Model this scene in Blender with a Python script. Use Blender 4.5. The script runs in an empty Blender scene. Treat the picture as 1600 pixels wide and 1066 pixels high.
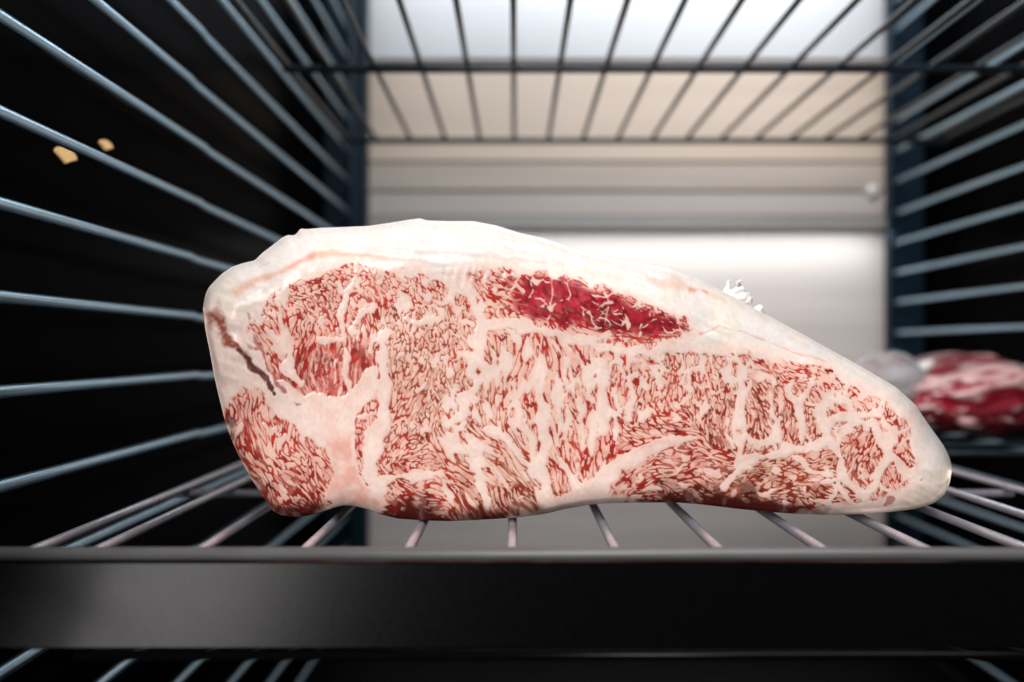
import bpy, math
import numpy as np

# ------------------------------------------------------------------ camera, world, light, exposure
sc = bpy.context.scene
COL = sc.collection
F = 1067.0            # focal length in photo pixels (24 mm on a 36 mm sensor, photo 1600 wide)
VX, VY = 805.0, 547.0 # vanishing point of the cabinet's depth lines in the photo
ZC = 0.260            # camera height over the cabinet floor

cam_d = bpy.data.cameras.new('camera')
cam = bpy.data.objects.new('camera', cam_d)
COL.objects.link(cam)
cam.location = (0, 0, ZC)
cam.rotation_euler = (math.radians(90), 0, 0)
cam_d.sensor_width = 36
cam_d.lens = 24
cam_d.shift_x = -0.0031
cam_d.shift_y = 0.0088
cam_d.clip_start = 0.005
cam_d.clip_end = 50
cam_d.dof.use_dof = True
cam_d.dof.focus_distance = 0.200
cam_d.dof.aperture_fstop = 4.8
sc.camera = cam

world = bpy.data.worlds.new('World')
sc.world = world
world.use_nodes = True
bg = world.node_tree.nodes['Background']
bg.inputs[0].default_value = (0.55, 0.62, 0.75, 1)
bg.inputs[1].default_value = 0.010

def area(name, loc, target, sx, sy, power, color):
    l = bpy.data.lights.new(name, 'AREA')
    l.shape = 'RECTANGLE'; l.size = sx; l.size_y = sy
    l.energy = power; l.color = color
    o = bpy.data.objects.new(name, l)
    COL.objects.link(o)
    o.location = loc
    from mathutils import Vector
    d = Vector(target) - Vector(loc)
    o.rotation_euler = d.to_track_quat('-Z', 'Y').to_euler()
    return o

# LED strip under the cabinet ceiling, added soft fill lamps outside the open front,
# LED strips grazing the back wall (under the ceiling and under the duct)
area('ceiling_led', (0.03, 0.228, ZC + 0.300), (0.03, 0.222, ZC - 0.05), 0.30, 0.025, 0.33, (0.95, 0.97, 1.0))
area('front_fill_left', (-0.66, -0.95, ZC + 0.46), (0.02, 0.20, ZC - 0.0), 0.42, 0.60, 16.0, (1.0, 0.96, 0.94))  # added fill lamp at left behind the camera, mirrored in the rail
area('front_fill_top', (0.15, -0.75, ZC + 1.30), (0.03, 0.20, ZC), 1.6, 0.8, 23.0, (0.97, 0.98, 1.0))  # added soft fill lamp, high behind the camera
area('back_led_top', (0.10, 0.555, ZC + 0.375), (0.10, 0.600, ZC + 0.16), 0.44, 0.02, 0.50, (0.93, 0.96, 1.0))
area('back_led_duct', (0.10, 0.578, ZC + 0.100), (0.10, 0.604, ZC + 0.05), 0.44, 0.010, 0.13, (0.93, 0.96, 1.0))

sc.view_settings.view_transform = 'Standard'
sc.view_settings.look = 'None'
sc.view_settings.exposure = 0.0
sc.view_settings.gamma = 1.0
sc.render.engine = 'CYCLES'
sc.cycles.use_denoising = True
sc.cycles.max_bounces = 8
sc.cycles.sample_clamp_indirect = 4.0

# ------------------------------------------------------------------ helpers
def px(x, y, Y):
    """photo pixel at distance Y (the distance comes from the rack or wall the thing touches)"""
    return ((x - VX) / F * Y, Y, ZC + (VY - y) / F * Y)

def nodes(name):
    m = bpy.data.materials.new(name)
    m.use_nodes = True
    nt = m.node_tree
    return m, nt, nt.nodes['Principled BSDF']

def mat(name, base, rough=0.5, metal=0.0, noise=0.0, nscale=60.0, bump=0.0, stretch=(1, 1, 1), rvar=0.0, coat=0.0, spec=0.5):
    m, nt, b = nodes(name)
    b.inputs['Roughness'].default_value = rough
    b.inputs['Metallic'].default_value = metal
    b.inputs['Coat Weight'].default_value = coat
    b.inputs['Specular IOR Level'].default_value = spec
    tc = nt.nodes.new('ShaderNodeTexCoord')
    mp = nt.nodes.new('ShaderNodeMapping')
    mp.inputs['Scale'].default_value = stretch
    nt.links.new(tc.outputs['Object'], mp.inputs['Vector'])
    nz = nt.nodes.new('ShaderNodeTexNoise')
    nz.inputs['Scale'].default_value = nscale
    nz.inputs['Detail'].default_value = 6
    nt.links.new(mp.outputs['Vector'], nz.inputs['Vector'])
    mx = nt.nodes.new('ShaderNodeMix'); mx.data_type = 'RGBA'
    mx.inputs[6].default_value = tuple(c * (1 - noise) for c in base) + (1,)
    mx.inputs[7].default_value = tuple(min(1, c * (1 + noise)) for c in base) + (1,)
    nt.links.new(nz.outputs['Fac'], mx.inputs[0])
    nt.links.new(mx.outputs[2], b.inputs['Base Color'])
    if rvar:
        mr = nt.nodes.new('ShaderNodeMapRange')
        mr.inputs['To Min'].default_value = max(0.02, rough - rvar)
        mr.inputs['To Max'].default_value = min(1, rough + rvar)
        nt.links.new(nz.outputs['Fac'], mr.inputs['Value'])
        nt.links.new(mr.outputs['Result'], b.inputs['Roughness'])
    if bump:
        bp = nt.nodes.new('ShaderNodeBump')
        bp.inputs['Strength'].default_value = bump
        bp.inputs['Distance'].default_value = 0.0005
        nt.links.new(nz.outputs['Fac'], bp.inputs['Height'])
        nt.links.new(bp.outputs['Normal'], b.inputs['Normal'])
    return m

M_ROD = mat('bright_wire', (0.50, 0.475, 0.52), 0.32, 0.65, 0.18, 220, 0.15, rvar=0.12)
M_WALLBAR = mat('blue_grey_wire', (0.40, 0.57, 0.69), 0.30, 1.0, 0.05, 40, 0.0, rvar=0.03)
M_TOPROD = mat('dark_wire', (0.014, 0.022, 0.028), 0.35, 0.1, 0.2, 160, 0.1, rvar=0.1)
M_POST = mat('dark_blue_enamel', (0.006, 0.018, 0.032), 0.5, 0.0, 0.25, 60, 0.1, spec=0.25)
M_BLACK = mat('black_glass', (0.0015, 0.0015, 0.002), 0.22, 0.0, 0.3, 8, 0.0, rvar=0.08, spec=0.010)
M_DARK = mat('black_enamel', (0.003, 0.003, 0.0035), 0.6, 0.0, 0.3, 40, 0.1, spec=0.1)
M_RAIL = mat('black_satin_steel', (0.0015, 0.0015, 0.0018), 0.24, 0.0, 0.25, 900, 0.03, rvar=0.04, spec=0.10)
M_LIP = mat('grey_steel_edge', (0.13, 0.125, 0.125), 0.45, 0.3, 0.3, 150, 0.2, stretch=(0.3, 1, 1), rvar=0.15)  # lighter grey than the rail face
M_WHITE = mat('white_enamel', (0.56, 0.575, 0.60), 0.45, 0.0, 0.10, 6, 0.0, stretch=(0.6, 1, 6))
M_BEIGE = mat('beige_steel', (0.60, 0.49, 0.40), 0.50, 0.0, 0.20, 5, 0.15, stretch=(0.5, 1, 16), rvar=0.1)
M_DUCT = mat('grey_beige_steel', (0.42, 0.36, 0.31), 0.62, 0.0, 0.25, 9, 0.6, stretch=(0.9, 1, 14), rvar=0.14)
M_DUCT2 = mat('dull_grey_steel', (0.30, 0.285, 0.27), 0.6, 0.0, 0.25, 9, 0.5, stretch=(1.2, 1, 6), rvar=0.14)
M_LOW = mat('pale_steel', (0.66, 0.60, 0.56), 0.45, 0.0, 0.20, 5, 0.15, stretch=(0.5, 1, 13), rvar=0.1)
M_SPOT = mat('pale_spot_steel', (0.75, 0.72, 0.70), 0.5, 0.2)

def link(name, me, material, parent=None):
    o = bpy.data.objects.new(name, me)
    COL.objects.link(o)
    if material and not me.materials:
        me.materials.append(material)
    if parent is not None:
        o.parent = parent
    return o

def tag(o, label=None, cat=None, group=None, kind=None):
    if label: o['label'] = label
    if cat: o['category'] = cat
    if group: o['group'] = group
    if kind: o['kind'] = kind
    return o

def empty(name, loc, label, cat, group=None):
    o = bpy.data.objects.new(name, None)
    COL.objects.link(o)
    o.location = loc
    o.empty_display_size = 0.01
    tag(o, label, cat, group)
    return o

def pydata(name, v, f, smooth=False):
    me = bpy.data.meshes.new(name)
    me.from_pydata([tuple(map(float, p)) for p in v], [], f)
    if smooth:
        me.polygons.foreach_set('use_smooth', [True] * len(me.polygons))
    me.update()
    return me

def tube_mesh(name, pts, r, seg=14, caps=True):
    """swept round wire along a polyline, domed ends"""
    pts = [np.array(p, float) for p in pts]
    n = len(pts)
    tang = []
    for i in range(n):
        a = pts[max(0, i - 1)]; b = pts[min(n - 1, i + 1)]
        t = b - a; tang.append(t / np.linalg.norm(t))
    ref = np.array([0, 0, 1.0])
    if abs(tang[0] @ ref) > 0.9: ref = np.array([1.0, 0, 0])
    V, Fc, rings = [], [], []
    def ring(c, t, rad):
        nonlocal ref
        u = ref - (ref @ t) * t; u /= np.linalg.norm(u)
        w = np.cross(t, u)
        s = len(V)
        for k in range(seg):
            a = 2 * math.pi * k / seg
            V.append(c + rad * (math.cos(a) * u + math.sin(a) * w))
        rings.append(s)
    rr = r if hasattr(r, '__len__') else [r] * n
    ring(pts[0] - tang[0] * rr[0] * 0.45, tang[0], rr[0] * 0.55)
    for i in range(n): ring(pts[i], tang[i], rr[i])
    ring(pts[-1] + tang[-1] * rr[-1] * 0.45, tang[-1], rr[-1] * 0.55)
    for a, b in zip(rings[:-1], rings[1:]):
        for k in range(seg):
            k2 = (k + 1) % seg
            Fc.append((a + k, a + k2, b + k2, b + k))
    Fc.append(tuple(rings[0] + k for k in reversed(range(seg))))
    Fc.append(tuple(rings[-1] + k for k in range(seg)))
    return pydata(name, V, Fc, True)

def box_mesh(name, x0, x1, y0, y1, z0, z1, bev=0.0):
    import bmesh
    bm = bmesh.new()
    v = [bm.verts.new((x, y, z)) for x in (x0, x1) for y in (y0, y1) for z in (z0, z1)]
    for q in ((0, 1, 3, 2), (4, 6, 7, 5), (0, 4, 5, 1), (2, 3, 7, 6), (0, 2, 6, 4), (1, 5, 7, 3)):
        bm.faces.new([v[i] for i in q])
    bmesh.ops.recalc_face_normals(bm, faces=bm.faces)
    if bev:
        bmesh.ops.bevel(bm, geom=bm.edges[:] + bm.verts[:], offset=bev, segments=3, affect='EDGES', profile=0.5)
    me = bpy.data.meshes.new(name)
    bm.to_mesh(me); bm.free()
    return me

def profile_mesh(name, prof, x0, x1, nx=2):
    """closed y,z profile extruded along x"""
    n = len(prof)
    V = [(x0 + (x1 - x0) * i / (nx - 1), p[0], p[1]) for i in range(nx) for p in prof]
    Fc = []
    for i in range(nx - 1):
        for k in range(n):
            k2 = (k + 1) % n
            Fc.append((i * n + k, i * n + k2, (i + 1) * n + k2, (i + 1) * n + k))
    Fc.append(tuple(reversed(range(n))))
    Fc.append(tuple((nx - 1) * n + k for k in range(n)))
    me = pydata(name, V, Fc)
    import bmesh
    bm = bmesh.new(); bm.from_mesh(me)
    bmesh.ops.recalc_face_normals(bm, faces=bm.faces)
    bm.to_mesh(me); bm.free()
    return me

rng = np.random.default_rng(11)

# ------------------------------------------------------------------ the cabinet (setting)
XL, XR = -0.166, 0.352
YB = 0.600
floor = link('floor', box_mesh('floor', XL, XR, 0.06, 0.66, -0.02, 0.0), M_DARK)
tag(floor, 'black cabinet floor far below the wire shelf', 'floor', kind='structure')
wl = link('wall_left', box_mesh('wall_left', XL - 0.012, XL, 0.06, 0.66, 0.002, ZC + 0.42), M_BLACK)
tag(wl, 'glossy black side wall behind the stack of wire bars', 'wall', kind='structure')
wr = link('wall_right', box_mesh('wall_right', XR, XR + 0.012, 0.06, 0.66, 0.002, ZC + 0.42), M_BLACK)
tag(wr, 'glossy black side wall beside the smaller beef cut', 'wall', kind='structure')

wb = link('wall_back', box_mesh('wall_back', XL + 0.002, XR - 0.002, YB + 0.022, YB + 0.034, 0.002, ZC + 0.42), M_DARK)
tag(wb, 'pale metal back wall of the cabinet with horizontal panels', 'wall', kind='structure')
bx0, bx1 = -0.150, 0.342
def panel(name, zb, zt, yb_, yt_, th, m):
    prof = [(yb_, ZC + zb), (yt_, ZC + zt), (yt_ + th, ZC + zt), (yb_ + th, ZC + zb)]
    me = profile_mesh(name, prof, bx0, bx1)
    return link(name, me, m, wb)
panel('upper_panel', 0.256, 0.410, YB, YB, 0.018, M_WHITE)
panel('beige_panel', 0.1665, 0.2535, YB - 0.001, YB + 0.004, 0.014, M_BEIGE)
panel('duct_strip', 0.1385, 0.1625, YB - 0.010, YB - 0.006, 0.024, M_DUCT)
panel('duct_strip', 0.1175, 0.1360, YB - 0.008, YB - 0.010, 0.026, M_LOW)
panel('duct_strip', 0.1055, 0.1160, YB - 0.013, YB - 0.011, 0.026, M_DUCT2)
panel('lower_panel', -0.235, 0.1030, YB + 0.002, YB + 0.004, 0.014, M_LOW)
sp = px(1365, 298, YB - 0.013)
import bmesh
bm = bmesh.new()
bmesh.ops.create_uvsphere(bm, u_segments=16, v_segments=8, radius=0.0055)
bmesh.ops.scale(bm, vec=(1, 0.5, 1), verts=bm.verts)
me = bpy.data.meshes.new('pale_spot'); bm.to_mesh(me); bm.free()
s = link('pale_spot', me, M_SPOT, wb); s.location = sp  # pale disc built for a blurred bright spot on the duct

# ------------------------------------------------------------------ side racks: upright posts and the stack of bars
def side_rack(name, X, xa, xb, label, sgn):
    e = empty(name, (X, 0.40, 0.0), label, 'wire rack', 'wire racks along the two side walls')
    inv = np.array([X, 0.40, 0.0])
    def sub(nm, me, m):
        o = link(nm, me, m, e); o.location = -inv
        return o
    sub('post', box_mesh('post', xa, xb, 0.583, 0.593, 0.001, ZC + 0.40, 0.002), M_POST)
    sub('upright_wire', tube_mesh('upright_wire', [(X - sgn * 0.0005, 0.577, 0.004), (X - sgn * 0.0005, 0.577, ZC + 0.395)], 0.0022), M_POST)
    sub('upright_wire', tube_mesh('upright_wire', [(X + sgn * 0.0042, 0.090, 0.002), (X + sgn * 0.0042, 0.090, ZC + 0.395)], 0.0022), M_POST)
    for k in range(-9, 15):
        z = ZC + 0.0141 + 0.0252 * k + rng.normal(0, 0.0003)
        dz, dx = rng.normal(0, 0.00015, 2)
        ym = 0.300 + rng.normal(0, 0.006)
        st = 0.0005
        pts = [(X, 0.065, z), (X + dx, 0.18, z + dz * 0.5), (X, ym, z + st), (X, ym + 0.0025, z - st * 0.4),
               (X + dx, 0.45, z - dz * 0.4), (X, 0.555, z), (X + sgn * 0.001, 0.570, z), (X + sgn * 0.004, 0.5745, z)]
        sub('bar', tube_mesh('bar', pts, 0.0019), M_WALLBAR)
    return e
side_rack('side_rack', -0.139, -0.1640, -0.1265, 'stack of blue-grey wire bars along the wall at the slab\'s thick blunt end', -1)
side_rack('side_rack', 0.317, 0.3200, 0.3500, 'stack of dark wire bars along the wall beside the smaller red cut', 1)

# ------------------------------------------------------------------ wire shelf that carries the slab
ZR = ZC - 0.0508          # top of the shelf rods
RR = 0.00138
SP = 0.0270
shelf = empty('wire_shelf', (0.03, 0.30, ZR), 'silver wire shelf with broad black front rail under the marbled slab', 'wire shelf', 'wire shelves')
off = np.array(shelf.location)
def sub(nm, me, m, par=shelf):
    o = link(nm, me, m, par); o.location = -np.array(par.location)
    return o
xs = [-0.1255] + [SP * k - 0.0008 for k in range(-4, 8)]
for x in xs:
    dy = rng.normal(0, 0.0012, 3)
    sub('rod', tube_mesh('rod', [(x, 0.166, ZR - RR), (x + dy[0] * 0.1, 0.26, ZR - RR), (x, 0.51, ZR - RR)], RR), M_ROD)
for y in (0.262, 0.435):
    zc = ZR - 2 * RR - 0.0015
    sub('cross_wire', tube_mesh('cross_wire', [(-0.1300, y, zc), (0.03, y, zc), (0.1905, y, zc)], 0.0016), M_ROD)
# front rail: rolled top edge, face leaning back, rolled bottom edge
def arc(cy, cz, r, a0, a1, n=8):
    return [(cy + r * math.cos(math.radians(a0 + (a1 - a0) * i / (n - 1))), cz + r * math.sin(math.radians(a0 + (a1 - a0) * i / (n - 1)))) for i in range(n)]
zt = ZC - 0.0468
face = [(0.1605, zt - 0.0034), (0.1605 - 0.0060, zt - 0.0205), (0.1605 - 0.0054, zt - 0.0212), (0.1640, zt - 0.0212), (0.1640, zt - 0.0034)]
sub('front_rail', profile_mesh('front_rail', face, -0.166 + 0.002, 0.350), M_RAIL)
top = arc(0.1622, zt - 0.0016, 0.0016, 0, 360, 17)[:-1]
o = sub('rail_edge', profile_mesh('rail_edge', top, -0.164, 0.350), M_LIP)
o.data.polygons.foreach_set('use_smooth', [len(p.vertices) == 4 for p in o.data.polygons])
bot = arc(0.1554, zt - 0.0226, 0.0011, 0, 360, 13)[:-1]
o = sub('rail_edge', profile_mesh('rail_edge', bot, -0.100, 0.340), M_RAIL)
o.data.polygons.foreach_set('use_smooth', [len(p.vertices) == 4 for p in o.data.polygons])

# ------------------------------------------------------------------ shelf overhead
ZT = ZC + 0.153
tshelf = empty('wire_shelf', (0.07, 0.35, ZT), 'dark empty wire shelf hanging above the marbled slab', 'wire shelf', 'wire shelves')
for k in range(-4, 13):
    x = 0.025 * k - 0.0008
    sub('rod', tube_mesh('rod', [(x, 0.10, ZT), (x, 0.30, ZT + rng.normal(0, 0.0004)), (x, 0.492, ZT)], 0.0015), M_TOPROD, tshelf)
for y, r in ((0.365, 0.0021), (0.490, 0.0021)):
    sub('cross_wire', tube_mesh('cross_wire', [(-0.1235, y, ZT - 0.0028), (0.1, y, ZT - 0.0028), (0.312, y, ZT - 0.0028)], r), M_TOPROD, tshelf)
for x in (-0.1225, 0.311):
    sub('edge_wire', tube_mesh('edge_wire', [(x, 0.10, ZT), (x, 0.30, ZT), (x, 0.492, ZT)], 0.0017), M_TOPROD, tshelf)

# ------------------------------------------------------------------ small shelf under the second cut
rshelf = empty('wire_shelf', (0.25, 0.43, ZR), 'small dark wire shelf under the smaller red cut', 'wire shelf', 'wire shelves')
for k in range(6):
    y = 0.345 + 0.030 * k
    sub('rod', tube_mesh('rod', [(0.1965, y, ZR - RR), (0.25, y, ZR - RR), (0.3120, y, ZR - RR)], RR), M_TOPROD, rshelf)
for x in (0.2035, 0.3065):
    sub('cross_wire', tube_mesh('cross_wire', [(x, 0.335, ZR - 0.0041), (x, 0.42, ZR - 0.0041), (x, 0.505, ZR - 0.0041)], 0.0014), M_TOPROD, rshelf)

# ------------------------------------------------------------------ marbling of the slab, worked out on a raster in photo pixels
OX, OY, RW, RH = 306, 332, 1196, 496
gy, gx = np.mgrid[0:RH, 0:RW]
PX = gx + OX + 0.0; PY = gy + OY + 0.0

fy = np.fft.fftfreq(RH)[:, None]; fx = np.fft.rfftfreq(RW)[None, :]
def blur(a, s):
    return np.fft.irfft2(np.fft.rfft2(a) * np.exp(-2 * (math.pi * s) ** 2 * (fx ** 2 + fy ** 2)), s=a.shape)
def gnoise(s):
    a = blur(rng.normal(size=(RH, RW)), s)
    return a / a.std()
def samp(a, x, y):
    x = np.clip(x, 0, RW - 1.001); y = np.clip(y, 0, RH - 1.001)
    i = x.astype(int); j = y.astype(int); u = x - i; v = y - j
    return (a[j, i] * (1 - u) + a[j, i + 1] * u) * (1 - v) + (a[j + 1, i] * (1 - u) + a[j + 1, i + 1] * u) * v
def smooth(a, b, x):
    t = np.clip((x - a) / (b - a), 0, 1)
    return t * t * (3 - 2 * t)
def seg_dist(X, Y, pts, ws=None):
    """distance to a polyline minus its (interpolated) half width"""
    best = np.full(X.shape, 1e9)
    for i in range(len(pts) - 1):
        (ax, ay), (bx_, by) = pts[i][:2], pts[i + 1][:2]
        dx, dy = bx_ - ax, by - ay
        t = np.clip(((X - ax) * dx + (Y - ay) * dy) / (dx * dx + dy * dy + 1e-9), 0, 1)
        d = np.hypot(X - ax - t * dx, Y - ay - t * dy)
        if ws is not None: d = d - (ws[i] + (ws[i + 1] - ws[i]) * t)
        best = np.minimum(best, d)
    return best
def inside(X, Y, poly):
    r = np.zeros(X.shape, bool)
    n = len(poly)
    for i in range(n):
        x1, y1 = poly[i]; x2, y2 = poly[(i + 1) % n]
        if y1 == y2: continue
        c = ((y1 > Y) != (y2 > Y)) & (X < (x2 - x1) * (Y - y1) / (y2 - y1) + x1)
        r ^= c
    return r

LEAN = [(402,486),(428,452),(470,433),(520,416),(560,412),(640,420),(700,429),(755,420),(830,417),(890,427),(960,447),(1030,476),(1075,500),
        (1092,520),(1062,535),(1100,545),(1150,546),(1220,561),(1290,576),(1340,605),(1390,630),(1424,655),(1430,690),(1436,730),(1415,763),
        (1370,784),(1310,794),(1240,806),(1200,806),(1130,798),(1060,790),(1000,790),(945,776),(880,788),(850,806),(790,815),(700,822),(620,820),
        (590,806),(565,778),(540,776),(512,800),(490,812),(440,812),(410,792),(388,755),(370,720),(352,690),(349,650),(354,620),(378,600),(402,601),
        (436,625),(452,618),(425,588),(405,560),(388,520)]
ctrl = np.array([
 # x,   y,  angle, len, dens, brown, dark, fine, net
 (430,470,  70,  3, .42, .10, .0, .5, .5), (470,450,  30,  2, .55, .05, .0, .6, .4), (540,430,  20,  2, .50, .05, .0, .6, .4),
 (600,450,  60,  3, .45, .10, .0, .6, .4), (660,460,  50,  3, .40, .15, .0, .6, .5), (720,460, 100,  3, .36, .25, .0, .6, .5),
 (410,540,  65,  8, .40, .05, .1, .4, .2), (455,520,  85,  6, .50, .05, .1, .5, .3), (500,490,  80,  4, .62, .05, .1, .5, .3), (560,500,  88,  9, .62, .0, .1, .4, .3),
 (480,570,  92, 16, .78, .0, .25, .3, .1), (520,580,  90, 18, .80, .0, .2, .3, .1), (560,570,  92, 18, .75, .0, .2, .3, .2),
 (450,600,  60, 14, .68, .0, .3, .4, .1), (620,510, 100,  4, .50, .45, .0, .9, .3), (610,560, 115,  4, .52, .55, .05, 1., .2),
 (650,530, 110,  4, .45, .60, .0, 1., .3), (690,520,  80,  4, .40, .50, .0, .9, .4), (725,530,  80,  4, .36, .5, .0, .9, .4),
 (650,600, 125,  5, .52, .60, .05, 1., .2), (690,600,  90,  4, .42, .55, .0, 1., .3), (630,650, 120,  5, .56, .35, .15, 1., .2),
 (670,660,  75,  4, .48, .45, .0, 1., .3), (620,700, 115,  4, .56, .25, .1, .9, .3), (660,720, 160,  4, .42, .25, .0, .9, .3), (720,650, 60, 4, .30, .5, .0, .9, .3),
 (375,620,  70,  5, .55, .15, .1, .7, .2), (370,660,  82, 12, .66, .10, .25, .5, .1), (390,700,  72, 16, .60, .15, .1, .5, .1), (410,640,  88, 10, .58, .10, .0, .5, .1),
 (430,680,  90, 10, .60, .05, .0, .5, .1), (450,720,  75,  6, .62, .05, .1, .7, .2), (500,720,  65,  6, .62, .05, .1, .7, .2), (400,755,  60,  9, .60, .35, .15, .7, .1),
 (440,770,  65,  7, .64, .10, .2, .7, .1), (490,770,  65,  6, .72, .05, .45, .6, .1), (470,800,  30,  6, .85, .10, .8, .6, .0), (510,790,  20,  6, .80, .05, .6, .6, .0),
 (585,600,  70,  8, .66, .05, .1, .6, .1), (570,660, 110,  5, .66, .05, .2, .8, .1), (570,720,  70,  6, .60, .05, .1, .8, .1),
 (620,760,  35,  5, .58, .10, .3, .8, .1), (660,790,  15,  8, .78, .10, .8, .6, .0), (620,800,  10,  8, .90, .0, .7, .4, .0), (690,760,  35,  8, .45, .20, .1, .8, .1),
 (720,700,  50,  9, .34, .40, .0, .7, .1), (760,680,  42, 14, .42, .50, .05, .7, .0), (800,720,  48, 20, .45, .50, .1, .7, .0), (830,760,  52, 20, .50, .55, .25, .7, .0),
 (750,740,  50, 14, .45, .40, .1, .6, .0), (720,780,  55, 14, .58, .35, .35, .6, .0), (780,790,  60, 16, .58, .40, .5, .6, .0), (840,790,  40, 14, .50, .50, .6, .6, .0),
 (760,560,  85,  8, .40, .35, .0, .6, .1), (760,620,  85,  7, .36, .50, .0, .7, .1), (800,560,  95, 14, .42, .10, .0, .4, .1), (800,640,  90, 12, .36, .35, .0, .5, .1),
 (850,560,  88, 16, .44, .05, .0, .3, .1), (850,640,  88, 16, .30, .10, .0, .4, .1), (870,700,  90, 16, .50, .05, .1, .4, .1), (900,560,  85, 16, .40, .05, .0, .3, .2),
 (900,620,  92, 14, .44, .05, .1, .4, .2), (910,690,  88, 15, .52, .05, .1, .4, .1), (880,750,  75, 16, .50, .15, .1, .5, .0), (930,730, 100, 14, .52, .05, .1, .4, .0),
 (950,570,  88, 12, .44, .05, .0, .4, .4), (960,640,  90,  9, .46, .05, .1, .6, .4), (1000,580,  85, 5, .46, .10, .0, .6, .7), (1010,640,  85,  5, .48, .10, .1, .7, .6),
 (1050,570,  85,  5, .46, .15, .0, .7, .8), (1060,630,  80,  5, .46, .15, .0, .7, .7), (1000,670, 20,  5, .62, .05, .3, .7, .2), (1060,670,  20,  6, .66, .05, .4, .7, .2),
 (1120,570,  80,  5, .46, .15, .0, .7, .8), (1120,630,  80,  5, .60, .20, .3, .8, .6), (1130,680,  90,  5, .64, .20, .4, .8, .4),
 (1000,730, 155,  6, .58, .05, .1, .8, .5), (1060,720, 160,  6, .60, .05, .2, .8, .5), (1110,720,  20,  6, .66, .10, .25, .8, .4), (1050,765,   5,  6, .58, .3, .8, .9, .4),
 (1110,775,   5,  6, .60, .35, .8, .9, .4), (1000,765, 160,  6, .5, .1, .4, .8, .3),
 (1180,570,  20,  5, .46, .10, .0, .7, .8), (1230,580,  25,  5, .52, .10, .0, .8, .7), (1180,620,  70,  5, .60, .35, .25, .9, .6), (1230,650,  95,  5, .60, .25, .25, .9, .7),
 (1180,680,  80,  6, .62, .35, .3, .9, .5), (1290,600,  50,  5, .54, .10, .0, .8, .7), (1300,640,  60,  4, .42, .20, .0, .9, .8), (1350,625,  60,  5, .58, .10, .0, .8, .7),
 (1400,655,  75,  5, .58, .10, .0, .8, .7), (1260,690, 110,  5, .56, .20, .2, .9, .6), (1310,680,  30,  4, .38, .10, .0, .8, .6), (1350,690, 110,  5, .72, .15, .2, .9, .2),
 (1330,730, 110,  6, .66, .25, .3, .9, .1), (1360,750,  70,  5, .48, .25, .1, .9, .3), (1420,710,  80,  5, .52, .10, .0, .9, .2), (1395,745,  60,  5, .60, .10, .0, .9, .2),
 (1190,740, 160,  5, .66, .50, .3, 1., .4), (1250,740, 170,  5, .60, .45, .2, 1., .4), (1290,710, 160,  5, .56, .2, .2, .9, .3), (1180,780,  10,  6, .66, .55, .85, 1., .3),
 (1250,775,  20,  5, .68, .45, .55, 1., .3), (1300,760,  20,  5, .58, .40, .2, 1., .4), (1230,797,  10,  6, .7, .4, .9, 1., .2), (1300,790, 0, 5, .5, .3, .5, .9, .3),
 (780,445,  50,  4, .52, .05, .0, .6, .4), (770,490,  40,  4, .46, .15, .0, .7, .4),
], float)
acc = np.zeros((9, RH, RW)); wsum = np.zeros((RH, RW))
wx = gnoise(14) * 6; wy = gnoise(14) * 6
for c in ctrl:
    w = 1.0 / (((PX + wx - c[0]) ** 2 + (PY + wy - c[1]) ** 2) + 60) ** 2
    th = math.radians(2 * c[2])
    for k, val in enumerate((math.cos(th), math.sin(th), c[3], c[4], c[5], c[6], c[7], c[8])):
        acc[k] += w * val
    wsum += w
acc /= wsum
ang = 0.5 * np.arctan2(acc[1], acc[0]) + 0.22 * gnoise(9)
LEN, DENS, BROWN, DARKN, FINE, NET = acc[2], acc[3], acc[4], acc[5], acc[6], acc[7]

# muscles with a character of their own
def ell(cx, cy, a, b, deg):
    t = math.radians(deg)
    X = (PX - cx) * math.cos(t) + (PY - cy) * math.sin(t); Y = -(PX - cx) * math.sin(t) + (PY - cy) * math.cos(t)
    return np.hypot(X / a, Y / b)
CAPM = [(762,425),(800,417),(832,419),(860,428),(900,428),(945,447),(990,465),(1040,482),(1080,505),(1088,520),(1050,534),(1000,541),(945,532),(880,518),(820,504),(775,497),(755,470)]
warp_x = PX + gnoise(7) * 3.0; warp_y = PY + gnoise(7) * 3.0
capd = seg_dist(PX, PY, CAPM + CAPM[:1]) * np.where(inside(PX, PY, CAPM), 1, -1)
cap = smooth(0, 8, capd)
deep = smooth(2, 20, capd + 3 * gnoise(8)) * smooth(770, 835, PX + 8 * gnoise(8)) * (1 - 0.45 * smooth(-6, 16, PY - (492 + 0.16 * (PX - 850)) + 4 * gnoise(7)))
deep = np.clip(deep, 0, 1)
DENS = DENS * (1 - cap) + cap * (0.60 + 0.20 * deep)
LEN = LEN * (1 - cap) + cap * 5
NET = NET * (1 - cap) + cap * 0.75
BROWN = BROWN * (1 - cap) + cap * 0.02
FINE = FINE * (1 - cap) + cap * 0.6
ang = ang * (1 - cap) + cap * (math.radians(25) + 0.3 * gnoise(14))

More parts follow.
